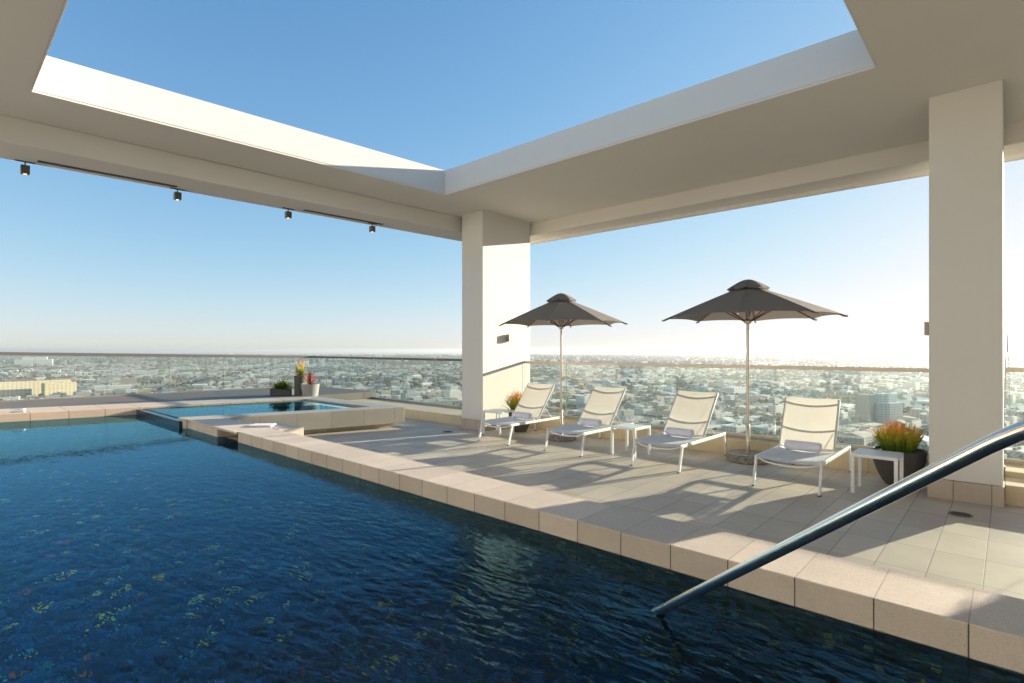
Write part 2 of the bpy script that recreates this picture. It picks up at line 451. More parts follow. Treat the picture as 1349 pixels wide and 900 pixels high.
# spa
t = empty('raised_spa', (-11.3, 4.8, 0)); tag(t, 'raised square spa with grey stone rim and overhanging walls next to the pool', 'spa')
outer = [(-10.46, 3.61), (-9.34, 6.81), (-13.3, 6.81), (-12.95, 6.33)]
m = MB()
m.prism([(-10.42, 3.03), (-10.30, 3.605), (-10.15, 3.605), (-9.34, 6.81), (-9.80, 6.81), (-9.88, 6.37), (-10.85, 3.03)], .09, ZC + .002)
m.prism([(-9.802, 6.81), (-13.10, 6.81), (-12.70, 6.33), (-9.885, 6.365)], .09, ZC + .002)
m.build('rim', MAT['spastone'], t, bevel=.008)
m = MB(); m.prism([(-10.42, 3.61), (-10.32, 3.61), (-9.52, 6.66), (-13.0, 6.66), (-13.0, 6.5), (-9.8, 6.5)], -.02, .09)
m.build('plinth', MAT['spastone'], t)
m = MB(); m.prism([(-13.6, 2.98), (-10.60, 2.98), (-10.60, 3.12), (-13.6, 3.12)], -.9, .374); m.build('weir', plain('dark_weir_tile', (.012, .03, .06), .25, var=.4, scale=20), t)
m = MB(); m.prism([(-13.6, 3.13), (-10.5, 3.13), (-9.7, 6.5), (-12.3, 6.5)], -.6, -.55); m.build('spa_floor', MAT['mosaic'], t)
m = MB(); m.quad((-13.42, 3.12, .384), (-10.84, 3.12, .384), (-9.882, 6.368, .384), (-12.76, 6.332, .384))
tag(m.build('spa_water', MAT['spawater'], recalc=False), kind='structure')

# far coping and ledge
t = empty('far_coping', (-14.3, 1, 0)); tag(t, 'pale stone coping along the far left edge of the pool, in front of the city', 'coping')
m = MB(); m.prism([(-15.0, -5.0), (-12.74, 6.325), (-13.06, 6.80), (-13.50, 6.80), (-16.7, -5.0)], .18, ZC); m.build('capstone', MAT['fartile'], t, bevel=.006)
m = MB(); m.prism([(-15.1, -5.0), (-12.84, 6.325), (-13.45, 6.79), (-16.6, -5.0)], -1.0, .179); m.build('pool_wall', MAT['mosaic'], t)
m = MB(); m.prism([(-16.71, -5.0), (-13.51, 6.81), (-13.51, 8.85), (-17.3, 8.85), (-17.3, -5.0)], -.2, ZC - .006)
tag(m.build('roof_ledge', MAT['ledge']), kind='structure')

# pool basin + water
m = MB()
m.quad((-16.3, -5, -.83), (6.2, -5, -.83), (6.2, 3.2, -.83), (-16.3, 3.2, -.83))
m.quad((-10.42, 3.085, .262), (6.2, 3.105, .262), (6.2, 3.105, -.83), (-10.42, 3.085, -.83))
m.quad((6.0, -5, .262), (6.0, 3.2, .262), (6.0, 3.2, -.83), (6.0, -5, -.83))
m.quad((-16.3, -4.9, .262), (6.2, -4.9, .262), (6.2, -4.9, -.83), (-16.3, -4.9, -.83))
tag(m.build('pool_basin', MAT['mosaic'], recalc=False), kind='structure')
m = MB(); m.quad((-16.2, -4.95, ZW), (6.1, -4.95, ZW), (6.1, 3.13, ZW), (-16.2, 3.13, ZW))
tag(m.build('pool_water', MAT['water'], recalc=False), kind='structure')

# columns
def column(x0, x1, y0, y1, label):
    t = empty('column', ((x0 + x1) / 2, (y0 + y1) / 2, 0)); tag(t, label, 'column', 'white columns carrying the roof')
    m = MB(); m.box(x0, x1, y0, y1, .212, 4.41); m.build('shaft', MAT['plaster'], t, bevel=.008)
    m = MB(); m.box(x0 - .012, x1 + .012, y0 - .012, y1 + .012, 0, .21); m.build('tile_base', MAT['base'], t, bevel=.003)
    return t
colL = column(-8.31, -7.70, 7.50, 8.95, 'white square corner column behind the leftmost lounger, lit warm on one face')
colR = column(-.65, -.045, 7.50, 8.95, 'white square column at the right, beside the large bowl planter, in shade')

# roof canopy
t = empty('roof_canopy', (-2, 3, 4.4)); tag(t, 'pale plastered roof canopy with a large rectangular opening to the sky', 'roof')
O = [(-9.95, -6), (6.5, -6), (6.5, 9.62), (-9.16, 9.62)]
I = [(-7.76, .76), (-.97, .74), (-.95, 6.35), (-7.46, 6.33)]
m = MB(); m.ring_prism(O, I, 4.40, 4.80); m.build('roof_slab', MAT['plaster'], t, bevel=.006)
# fascia lining: white upstand just inside the opening
def inset(P, d):
    c = Vector((sum(p[0] for p in P) / 4, sum(p[1] for p in P) / 4))
    return [(p[0] + math.copysign(d, c.x - p[0]), p[1] + math.copysign(d, c.y - p[1])) for p in P]
I2 = inset(I, .022); I0 = inset(I, -.02)
for k in range(4):
    j = (k + 1) % 4
    m = MB(); m.prism([I[k], I[j], I2[j], I2[k]], 4.425, 4.835); m.build('opening_fascia', MAT['fascia'], t)
m = MB(); m.ring_prism(I, inset(I, .014), 4.402, 4.424); m.build('drip_edge', MAT['plaster'], t)
# edge beams under the slab
m = MB(); m.prism([(-9.87, -6), (-9.02, -6), (-8.40, 8.99), (-9.13, 8.99)], 4.085, 4.399); m.build('edge_beam', MAT['plaster'], t, bevel=.012, segs=3)
m = MB(); m.box(-9.12, 6.4, 9.0, 9.51, 4.135, 4.399); m.box(-9.12, 6.4, 9.512, 9.60, 4.08, 4.399); m.build('edge_beam', MAT['plaster'], t, bevel=.006)
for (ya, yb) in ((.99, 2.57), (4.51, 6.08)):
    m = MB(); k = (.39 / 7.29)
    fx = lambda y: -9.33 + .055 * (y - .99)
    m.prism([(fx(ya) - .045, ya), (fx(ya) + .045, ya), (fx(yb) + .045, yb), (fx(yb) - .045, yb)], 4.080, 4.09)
    m.build('ceiling_slot', MAT['slot'], t)  # proud dark panel: the shade inside a recessed slot is put into its colour

t = empty('rear_wall', (-3, -2.9, 0)); tag(t, 'pale plastered wall closing the terrace behind the pool', 'wall')  # unseen wall, set close to bounce warm sun and show in the handrail
m = MB(); m.box(-17.2, 6.5, -3.2, -2.62, -.9, 4.395); m.build('wall', MAT['fascia'], t)
b = MB()
# ceiling spotlights
def lens_mat():
    m, nt, out = newmat('warm_lamp_lens')
    e = N(nt, 'ShaderNodeEmission'); e.inputs[0].default_value = (1, .55, .2, 1); e.inputs[1].default_value = 1.2
    L(nt, e.outputs[0], out.inputs[0]); return m
MAT['lens'] = lens_mat()
spots = [(-9.46, .88), (-9.36, 2.61), (-9.24, 4.28), (-9.12, 5.89)]
lab = ['nearest the left edge', 'second from the left', 'third from the left', 'nearest the corner column']
proto = None
for (x, y), l in zip(spots, lab):
    label = 'small square dark spotlight under the left roof beam, ' + l
    if proto is None:
        proto = t = empty('ceiling_spotlight', (x, y, 4.083)); tag(t, label, 'spotlight', 'spotlights under the left roof beam')
        m = MB(); m.box(-.012, .012, -.10, .10, -.012, 0); m.build('mounting_plate', MAT['darksteel'], t, world=False)
        m = MB(); m.tube([(0, 0, -.012), (0, 0, -.06)], .008, 8); m.build('stem', MAT['darksteel'], t, world=False)
        m = MB(); m.box(-.045, .045, -.045, .045, -.165, -.055); m.build('lamp_housing', MAT['darksteel'], t, bevel=.006, world=False)
        m = MB(); m.disc(.020, -.1675, 16, up=False); m.build('lens', MAT['lens'], t, world=False, recalc=False)
    else: copy_thing(proto, (x, y, 4.083), 0, label)

# wall lights
def sconce(x, y, z, s, label, dp=.095):
    t = empty('wall_light', (x, y, z)); tag(t, label, 'wall light', 'box lights on the columns')
    m = MB(); m.box(x, x + s * .018, y - .05, y + .05, z - .065, z + .065); m.build('back_plate', MAT['sconce'], t)
    m = MB(); m.box(x + s * .018, x + s * dp, y - .062, y + .062, z - .075, z + .075); m.build('lamp_housing', MAT['sconce'], t, bevel=.004)
sconce(-7.70, 8.24, 1.87, 1, 'small brown box light on the sunlit face of the corner column')
sconce(-.65, 7.72, 1.86, -1, 'small brown box light sticking out from the right column', .055)

# curbs
def curb(parts, label):
    x = sum(p[0] + p[1] for p in parts) / (2 * len(parts))
    t = empty('parapet_curb', (x, 8.4, 0)); tag(t, label, 'curb')
    m = MB()
    for p in parts: m.box(*p)
    m.build('curbstone', MAT['curb'], t, bevel=.006)
curb([(-17.2, -8.32, 7.72, 8.85, 0, .215)], 'wide low stone curb under the glass left of the corner column')
curb([(-7.69, -.66, 8.45, 8.85, 0, .25)], 'low stone curb under the glass behind the loungers')
curb([(-.03, 6.4, 7.63, 8.15, 0, .21), (-.03, 6.4, 8.152, 8.85, 0, .27)], 'stepped stone curb under the glass right of the right column')

# balustrades
def balustrade(p0, p1, cuts, z0, zt0, zt1, label, railsec=(.03, .025), railm=None):
    railm = railm or MAT['rail_bronze']
    a = Vector((p0[0], p0[1], 0)); b = Vector((p1[0], p1[1], 0)); d = (b - a); Ln = d.length; d.normalize()
    ang = math.atan2(d.y, d.x)
    t = empty('glass_balustrade', ((a + b) / 2)[:]); tag(t, label, 'balustrade', 'glass balustrades around the terrace')
    R0 = Matrix.Translation(a) @ Matrix.Rotation(ang, 4, 'Z')
    pts = [0] + list(cuts) + [Ln]
    zt = lambda u: zt0 + (zt1 - zt0) * u / Ln
    for u, v in zip(pts, pts[1:]):
        m = MB(); u0, v0 = u + .006, v - .006
        P = [(u0, z0), (v0, z0), (v0, zt(v0) - .028), (u0, zt(u0) - .028)]
        A = [m.bm.verts.new(R0 @ Vector((q[0], -.007, q[1]))) for q in P]; B = [m.bm.verts.new(R0 @ Vector((q[0], .007, q[1]))) for q in P]
        m._f(A); m._f(list(reversed(B)))
        m.mi = 1
        for i in range(4): m._f([A[i], B[i], B[(i + 1) % 4], A[(i + 1) % 4]])
        m.build('glass_panel', [MAT['glass'], MAT['glass_edge']], t)
    m = MB(); A = []
    for u in (0, Ln):
        A.append([m.bm.verts.new(R0 @ Vector((u, yy, zt(u) + zz))) for yy, zz in ((-railsec[0], -railsec[1]), (railsec[0], -railsec[1]), (railsec[0], railsec[1]), (-railsec[0], railsec[1]))])
    for i in range(4): m._f([A[0][i], A[0][(i + 1) % 4], A[1][(i + 1) % 4], A[1][i]])
    m._f(A[0]); m._f(A[1])
    m.build('top_rail', railm, t, bevel=.005)
    m = MB(); m.box(0, Ln, -.025, .025, z0 - .03, z0 + .02, R0); m.build('base_channel', MAT['rail_bronze'], t)
    for u in cuts:
        m = MB(); m.box(u - .02, u + .02, -.036, .036, zt(u) - .034, zt(u) + .029, R0); m.build('rail_joint', MAT['steel'], t)
balustrade((-7.69, 8.75), (-.66, 8.75), [1.12, 2.27, 3.47, 4.65, 5.84], .28, 1.355, 1.355, 'glass balustrade with a bronze top rail behind the four loungers')
balustrade((-17.2, 8.75), (-8.32, 8.75), [1.01, 2.44, 3.79, 5.14, 6.52, 7.70], .24, 1.385, 1.37, 'glass balustrade between the far planters and the corner column', (.03, .028), MAT['rail_shaded'])
balustrade((-.03, 8.75), (6.4, 8.75), [1.3, 2.6, 3.9, 5.2], .30, 1.385, 1.385, 'glass balustrade right of the right column')
balustrade((-17.2, -5), (-17.2, 8.72), [1.2, 2.6, 4.0, 5.4, 6.8, 8.2, 9.6, 11.0, 12.4], .42, 1.66, 1.385, 'long glass balustrade beyond the far left edge of the pool', (.045, .036), MAT['rail_shaded'])

# deck drains
for (x, y), l in (((-8.16, 6.99), 'round dark floor drain on the shaded deck in front of the corner column'), ((-.35, 6.89), 'round dark floor drain on the deck in front of the right column')):
    m = MB(); m.lathe([(.095, .001), (.095, .005), (.08, .006)], 24, (0, 0)); m.disc(.08, .0055, 24)
    for a in range(6): m.box(-.07, .07, -.004 + (a - 2.5) * .022, .004 + (a - 2.5) * .022, .0056, .0085)
    o = m.build('floor_drain', MAT['darksteel']); o.location = (x, y, 0); tag(o, l, 'drain', 'floor drains')

# ------------------------------------------------------------------ pool handrail
def at(x, y, d):
    v = Fw * d + Rt * ((x - 674.5) / F_ * d); return Vector((v.x, v.y, CAMZ - (y - 461) / F_ * d))
A0 = at(866, 806, 2.78); B0 = at(1300, 588, 1.45)
dr = (B0 - A0).normalized()
pts = [A0 - dr * 1.2] + [A0 + (B0 - A0) * k / 6 for k in range(7)]
C1 = at(1349, 567, 1.375); C2 = at(1420, 546, 1.29); C3 = at(1520, 531, 1.2)
hd = Vector((C3.x - C2.x, C3.y - C2.y, 0)).normalized()
C4 = C3 + hd * .35 + Vector((0, 0, .01)); C5 = C4 + hd * .12 - Vector((0, 0, .06)); C6 = C5 + hd * .03 - Vector((0, 0, .15)); C7 = Vector((C6.x, C6.y, -.83))
# smooth the bend with a catmull-rom
def crom(P, n=8):
    out = []
    for i in range(len(P) - 1):
        p0, p1, p2, p3 = P[max(i - 1, 0)], P[i], P[i + 1], P[min(i + 2, len(P) - 1)]
        for k in range(n):
            u = k / n
            out.append(.5 * ((2 * p1) + (p2 - p0) * u + (2 * p0 - 5 * p1 + 4 * p2 - p3) * u * u + (3 * p1 - p0 - 3 * p2 + p3) * u ** 3))
    out.append(P[-1]); return out
pts = pts + crom([B0, C1, C2, C3, C4, C5, C6, C7], 6)[1:]
m = MB(); m.tube(pts, .0228, 32); o = m.build('pool_handrail', MAT['chrome'], smooth=True)
tag(o, 'polished stainless steel handrail sloping down into the pool at the lower right', 'handrail')

# ------------------------------------------------------------------ loungers
W2 = .345
def make_lounger(back_top_y, back_top_z, label, loc, rz=0):
    t = empty('sun_lounger', loc, rz); tag(t, label, 'sun lounger', 'white sun loungers facing the pool')
    kw = dict(world=False)
    Z = .345
    # frame: side rails of rectangular tube, end bars
    m = MB()
    for s in (-1, 1):
        m.box(s * W2 - .014, s * W2 + .014, 0, 1.52, Z - .03, Z + .012)
    m.box(-W2 + .015, W2 - .015, 1.47, 1.50, Z - .028, Z + .01)
    m.box(-W2 + .015, W2 - .015, .80, .825, Z - .03, Z - .008)
    m.build('frame', MAT['white_metal'], t, bevel=.004, **kw)
    m = MB(); m.tube([(-W2 + .015, .03, Z - .015), (-W2 * .7, .02, Z - .05), (-W2 * .35, .01, Z - .066), (0, .008, Z - .07), (W2 * .35, .01, Z - .066), (W2 * .7, .02, Z - .05), (W2 - .015, .03, Z - .015)], .011, 8)
    m.build('front_bar', MAT['white_metal'], t, smooth=True, **kw)
    for s in (-1, 1):
        for (ya, yb) in ((.05, -.055), (1.46, 1.56)):
            m = MB(); v = Vector((0, yb - ya, -Z + .012)); 
            m.prism([(-.013, -.02), (.013, -.02), (.013, .02), (-.013, .02)], 0, 1,
                    Matrix.Translation((s * (W2 + .006), ya, Z + .0)) @ Matrix(((1, 0, 0, 0), (0, 1, v.y, 0), (0, 0, v.z, 0), (0, 0, 0, 1))))
            lg = m.build('leg', MAT['white_metal'], t, bevel=.003, **kw)
            m = MB(); m.box(s * (W2 + .006) - .015, s * (W2 + .006) + .015, yb - .022, yb + .022, 0, .014); f = m.build('rubber_foot', MAT['rubber'], lg, world=False)
    # seat sling with a slight sag
    m = MB(); nx, ny = 12, 14
    g = [[m.bm.verts.new(((-1 + 2 * i / nx) * (W2 - .012), -.012 + .86 * j / ny, Z + .016 - .022 * (1 - (-1 + 2 * i / nx) ** 2) - (.022 * (1 - j / 1.5) if j < 1.5 else 0))) for i in range(nx + 1)] for j in range(ny + 1)]
    for j in range(ny):
        for i in range(nx): m._f([g[j][i], g[j][i + 1], g[j + 1][i + 1], g[j + 1][i]])
    m.build('seat_sling', MAT['seat'], t, smooth=True, recalc=True, **kw)
    # backrest
    hy, hz = .82, Z + .03
    v = Vector((0, back_top_y - hy, back_top_z - hz)); Lb = v.length; v.normalize(); nb = Vector((0, v.z, -v.y))   # nb points backwards
    bw = W2 - .03
    P = lambda x, u, n: Vector((x, hy, hz)) + v * u + nb * n
    m = MB()
    for s in (-1, 1): m.tube([P(s * bw, -.04, 0), P(s * bw, Lb - .02, 0), P(s * (bw - .012), Lb, .002)], .0125, 8)
    m.tube([P(-bw, 0, 0), P(bw, 0, 0)], .011, 8)
    fr = m.build('backrest_frame', MAT['white_metal'], t, smooth=True, **kw)
    for uu in (Lb - .055, .27):
        m = MB(); q = []
        for k in range(9):
            xx = -1 + 2 * k / 8; q.append(P(xx * bw, uu - .030 * (1 - xx * xx), .035 * (1 - xx * xx) + .004))
        m.tube(q, .0115, 8); m.build('crossbar', MAT['white_metal'], fr, smooth=True, **kw)
    for s in (-1, 1):
        m = MB(); m.tube([P(s * (bw - .02), Lb * .35, .02), (s * (bw - .02), 1.25, Z - .01)], .006, 6); m.build('prop_stay', MAT['white_metal'], fr, **kw)
    m = MB(); ny = 12
    g = [[m.bm.verts.new(P((-1 + 2 * i / nx) * (bw + .008), .015 + (Lb - .01) * j / ny, -.013 + .022 * (1 - (-1 + 2 * i / nx) ** 2))) for i in range(nx + 1)] for j in range(ny + 1)]
    for j in range(ny):
        for i in range(nx): m._f([g[j][i], g[j][i + 1], g[j + 1][i + 1], g[j + 1][i]])
    m.build('back_sling', MAT['sling'], t, smooth=True, **kw)
    return t, P
def towel(loc, rz, label, length=.40, r=.062):
    m = MB(); n = 40; turns = 1
    # rolled towel: end shows a spiral
    prof = []
    for k in range(n + 1):
        a = 2 * math.pi * k / n; rr = r * (1 + .05 * math.sin(2 * a + .4))
        prof.append((rr * math.cos(a), rr * math.sin(a)))
    prev = None
    xs = [-length / 2, -length / 2 + .012, -length / 4, 0, length / 4, length / 2 - .012, length / 2]
    rings = []
    for i, x in enumerate(xs):
        k = .82 if i in (0, len(xs) - 1) else 1 + .02 * math.sin(i * 2.1)
        rings.append([m.bm.verts.new((x, p[0] * k, p[1] * k)) for p in prof[:-1]])
    for a, b in zip(rings, rings[1:]):
        for k in range(n): m._f([a[k], a[(k + 1) % n], b[(k + 1) % n], b[k]])
    for sgn, rg in ((-1, rings[0]), (1, rings[-1])):
        # spiral end made of a sunken coil
        sp = []
        for k in range(70):
            a = k * .33; rr = r * .80 * (1 - k / 72)
            sp.append(Vector((sgn * (length / 2 + .002), rr * math.cos(a), rr * math.sin(a))))
        m.tube(sp, .0045, 5)
        m._f(rg)
    # loose outer flap edge
    m.tube([(x, r * .97 * math.cos(1.9), r * 1.02 * math.sin(1.9)) for x in (-length / 2 + .01, -length / 6, length / 6, length / 2 - .01)], .006, 6)
    o = m.build('rolled_towel', MAT['towel'], smooth=True); o.location = loc; o.rotation_euler = (0, 0, rz)
    return tag(o, label, 'towel', 'rolled towels on the loungers')

LG = [
    ((-6.58, 6.72), 1.30, .965, 'rz', rad(1.5), 'white mesh sun lounger nearest the corner column, in front of the small side table', 'rolled white towel on the lounger nearest the corner column'),
    ((-5.12, 6.78), 1.33, .965, 'rz', rad(0.5), 'white mesh sun lounger between the first parasol and the middle side table', 'rolled white towel on the lounger just right of the first parasol pole'),
    ((-3.54, 6.76), 1.33, .970, 'rz', rad(0), 'white mesh sun lounger left of the second parasol pole', 'rolled white towel on the lounger just left of the second parasol pole'),
    ((-1.89, 6.74), 1.10, .985, 'rz', rad(0), 'white mesh sun lounger right of the second parasol, nearest the camera, with the steepest backrest', 'rolled white towel on the lounger beside the bowl planter'),
]
for (x, y), bt, bz, _, rz, l1, l2 in LG:
    t, P = make_lounger(bt, bz, l1, (x, y, 0), rz)
    c = Matrix.Rotation(rz, 4, 'Z') @ Vector((.0, .745, .345 + .062))
    towel((x + c.x + (-.02), y + c.y, c.z), rz + random.uniform(-.02, .02), l2, length=random.uniform(.38, .42))

# ------------------------------------------------------------------ side tables
def make_table(label, loc, rz=0, s=.22, h=.45):
    t = empty('side_table', loc, rz); tag(t, label, 'side table', 'white square side tables between the loungers')
    m = MB(); m.box(-s, s, -s, s, h - .035, h); m.build('table_top', MAT['white_metal'], t, bevel=.004, world=False)
    for sx in (-1, 1):
        for sy in (-1, 1):
            m = MB(); a = s * sx; b = s * sy
            m.box(min(a, a - sx * .036), max(a, a - sx * .036), min(b, b - sy * .036), max(b, b - sy * .036), 0, h - .036); m.build('leg', MAT['white_metal'], t, bevel=.003, world=False)
    return t
tb = make_table('white square side table nearest the camera, in front of the bowl planter', (-1.10, 7.32, 0))
copy_thing(tb, (-4.30, 7.38, 0), rad(-3), 'white square side table between the second and third loungers')
copy_thing(tb, (-7.28, 7.52, 0), rad(4), 'white square side table against the corner column, behind the leftmost lounger')

# ------------------------------------------------------------------ parasols
def make_parasol(label, loc, rz, R=1.21):
    t = empty('parasol', loc, rz); tag(t, label, 'parasol', 'taupe parasols between the loungers')
    kw = dict(world=False)
    m = MB(); m.lathe([(.0, 0), (.275, 0), (.29, .012), (.29, .105), (.275, .118), (0.001, .118)], 48); b = m.build('base', MAT['granite'], t, smooth=True, **kw)
    m = MB(); m.lathe([(.05, .118), (.05, .128), (.03, .13), (.03, .52), (.024, .53)], 24); m.build('base_sleeve', MAT['steel'], t, smooth=True, **kw)
    m = MB(); m.tube([(0, 0, .12), (0, 0, 2.56)], .021, 20); m.build('pole', MAT['steel'], t, smooth=True, **kw)
    m = MB(); m.lathe([(.022, 2.0), (.05, 2.01), (.055, 2.045), (.03, 2.07), (.03, 2.12), (.022, 2.13)], 20); m.build('hub', MAT['steel'], t, smooth=True, **kw)
    zt, ze = 2.57, 2.095
    def cz(u): return zt + (ze - zt) * (u ** 1.06)
    n, ns, nu = 8, 8, 12
    m = MB()
    for k in range(n):
        a0 = 2 * math.pi * k / n; a1 = 2 * math.pi * (k + 1) / n
        g = []
        for j in range(nu + 1):
            u = .07 + .93 * j / nu; row = []
            p0 = Vector((math.cos(a0), math.sin(a0), 0)) * R * u; p1 = Vector((math.cos(a1), math.sin(a1), 0)) * R * u
            for i in range(ns + 1):
                s = i / ns; q = p0.lerp(p1, s); bow = 4 * s * (1 - s)
                q = q * (1 - .036 * bow * u * u)
                z = cz(u) + (.018 * bow * u * u - .010 * bow * u * (1 - u) * 1.5)
                row.append(m.bm.verts.new((q.x, q.y, z)))
            g.append(row)
        for j in range(nu):
            for i in range(ns): m._f([g[j][i], g[j][i + 1], g[j + 1][i + 1], g[j + 1][i]])
    bmesh.ops.remove_doubles(m.bm, verts=m.bm.verts, dist=.0004)
    cn = m.build('canopy', MAT['canopy'], t, smooth=False, **kw)
    for p in cn.data.polygons: p.use_smooth = True
    cn.data.set_sharp_from_angle(angle=rad(14))
    # vent cap with a wavy edge
    m = MB(); g = []
    NN = 64
    for j in range(7):
        u = j / 6; row = []
        for i in range(NN):
            a = 2 * math.pi * i / NN; wv = abs(math.sin(a * 4))
            r = .02 + (.27 - .015 * wv) * u; z = 2.645 - .152 * u ** 1.6 + (.022 * (1 - wv)) * u ** 3
            row.append(m.bm.verts.new((r * math.cos(a), r * math.sin(a), z)))
        g.append(row)
    for a, b2 in zip(g, g[1:]):
        for i in range(NN): m._f([a[i], a[(i + 1) % NN], b2[(i + 1) % NN], b2[i]])
    m._f(list(reversed(g[0])))
    m.build('vent_cap', MAT['canopy'], t, smooth=True, **kw)
    for k in range(n):
        a = 2 * math.pi * k / n; d = Vector((math.cos(a), math.sin(a), 0))
        m = MB(); m.tube([d * .03 + Vector((0, 0, zt - .035)), d * R * .5 + Vector((0, 0, cz(.5) - .022)), d * (R - .02) + Vector((0, 0, ze - .012))], .011, 6)
        rb = m.build('rib', MAT['wood'], t, **kw)
        m = MB(); m.tube([d * .04 + Vector((0, 0, 2.03)), d * R * .46 + Vector((0, 0, cz(.46) - .04))], .009, 6); m.build('strut', MAT['wood'], rb, **kw)
        m = MB(); m.tube([d * (R - .03) + Vector((0, 0, ze - .012)), d * (R + .03) + Vector((0, 0, ze - .02))], .013, 8); m.build('rib_tip', MAT['steel'], rb, **kw)
    return t
ang2 = yaw + rad(90) + rad(16)     # one rib roughly towards the pool
pr = make_parasol('taupe octagonal parasol between the third and fourth loungers, the larger looking one', (-2.80, 8.12, 0), ang2)
pc = copy_thing(pr, (-5.97, 7.80, 0), ang2 + rad(14), 'taupe octagonal parasol between the first two loungers, close to the corner column')
pc.scale = (.95, .95, 1)

# ------------------------------------------------------------------ potted plants
def stems(m, tipl, c, z0, H, rb, spread, n, thick=.005, seed=1, lean=.25):
    rnd = random.Random(seed)
    for i in range(n):
        a = rnd.uniform(0, 2 * math.pi); q = math.sqrt(rnd.random())
        p = Vector((c[0] + math.cos(a) * rb * q, c[1] + math.sin(a) * rb * q, z0))
        top = H * (1 - .30 * q ** 2) * rnd.triangular(.45, 1.18, .85)
        tilt = Vector((math.cos(a), math.sin(a), 0)) * spread * q * rnd.uniform(.6, 1.15) + Vector((rnd.uniform(-1, 1), rnd.uniform(-1, 1), 0)) * .05 * H
        segs = 4; P = []
        for k in range(segs + 1):
            u = k / segs
            P.append(p + Vector((0, 0, top * u)) + tilt * (u ** 1.5) + Vector((rnd.uniform(-1, 1), rnd.uniform(-1, 1), 0)) * .006)
        n0 = len(m.bm.verts)
        m.tube(P, [thick * (1 - .5 * k / segs) for k in range(segs + 1)], 4, caps=False)
        m.bm.verts.ensure_lookup_table()
        for v in m.bm.verts[n0:]: tipl.append(max(0, min(1, (v.co.z - z0) / H)))
        # forks
        for f in range(rnd.randint(2, 5)):
            u = rnd.uniform(.35, .9); b = p + Vector((0, 0, top * u)) + tilt * (u ** 1.5)
            fl = top * rnd.uniform(.14, .3); aa = rnd.uniform(0, 6.3)
            e = b + Vector((math.cos(aa) * fl * .38, math.sin(aa) * fl * .38, fl))
            n0 = len(m.bm.verts)
            m.tube([b, b.lerp(e, .5) + Vector((math.cos(aa), math.sin(aa), 0)) * .008, e], [thick * .7, thick * .6, thick * .35], 4, caps=False)
            m.bm.verts.ensure_lookup_table()
            for v in m.bm.verts[n0:]: tipl.append(max(0, min(1, (v.co.z - z0) / H)))
def blades(m, tipl, c, z0, H, n, w=.03, seed=1, droop=.3, spread=1.0, rb=.03, minup=.2):
    rnd = random.Random(seed)
    for i in range(n):
        a = rnd.uniform(0, 6.283); el_ = rnd.uniform(minup, 1.45); Lh = H * rnd.uniform(.7, 1.05)
        d = Vector((math.cos(a) * math.cos(el_) * spread, math.sin(a) * math.cos(el_) * spread, math.sin(el_)))
        sd_ = Vector((-math.sin(a), math.cos(a), 0)); p = Vector((c[0], c[1], z0)) + Vector((math.cos(a), math.sin(a), 0)) * rb * rnd.random()
        pv = None
        for k in range(6):
            u = k / 5; ww = w * (math.sin(math.pi * min(1, .15 + u * .85)) ** .7) * .5
            q = p + d * Lh * u - Vector((0, 0, droop * Lh * u * u * math.cos(el_)))
            r = (m.bm.verts.new(q - sd_ * ww), m.bm.verts.new(q + sd_ * ww + Vector((0, 0, ww * .4))))
            tipl.extend([u, u])
            if pv: m._f([pv[0], pv[1], r[1], r[0]])
            pv = r
def plant_obj(m, tipl, name, mat, parent):
    o = m.build(name, mat, parent, smooth=False, recalc=False)
    at_ = o.data.attributes.new('tip', 'FLOAT', 'POINT')
    for i, v in enumerate(tipl): at_.data[i].value = v
    return o
def potted(c, prof, zsoil, label, grow, potmat, rsoil, matl, fname='stems'):
    t = empty('potted_plant', (c[0], c[1], prof[0][1])); tag(t, label, 'potted plant', 'potted plants around the terrace')
    m = MB(); m.lathe(prof, 40, c); m.build('pot', potmat, t, smooth=True)
    m = MB(); m.disc(rsoil, zsoil, 30, c); m.build('soil', MAT['soil'], t, recalc=False)
    m = MB(); tl = []; grow(m, tl); plant_obj(m, tl, fname, matl, t)
    return t
def bowl(r, h, rb, z0=0, th=.02):
    P = [(.001, z0), (rb, z0)]
    for k in range(1, 9):
        u = k / 8; P.append((rb + (r - rb) * math.sin(u * math.pi / 2) ** .8, z0 + h * u))
    P += [(r + .004, z0 + h + .004), (r - th, z0 + h + .004), (r - th - .01, z0 + h - .05), (.001, z0 + h - .05)]
    return P
c = (-.975, 7.93); potted(c, bowl(.275, .42, .13), .395, 'large charcoal bowl planter with orange-tipped green stems beside the right column',
    lambda m, tl: stems(m, tl, c, .38, .37, .16, .12, 240, .0056, 3), MAT['pot_dark'], .25, MAT['firestick'])
c2 = (-7.13, 7.98); potted(c2, bowl(.23, .40, .12), .375, 'dark bowl planter with orange-tipped green stems behind the leftmost lounger',
    lambda m, tl: stems(m, tl, c2, .36, .42, .16, .17, 260, .0065, 5), MAT['pot_dark'], .20, MAT['firestick'])
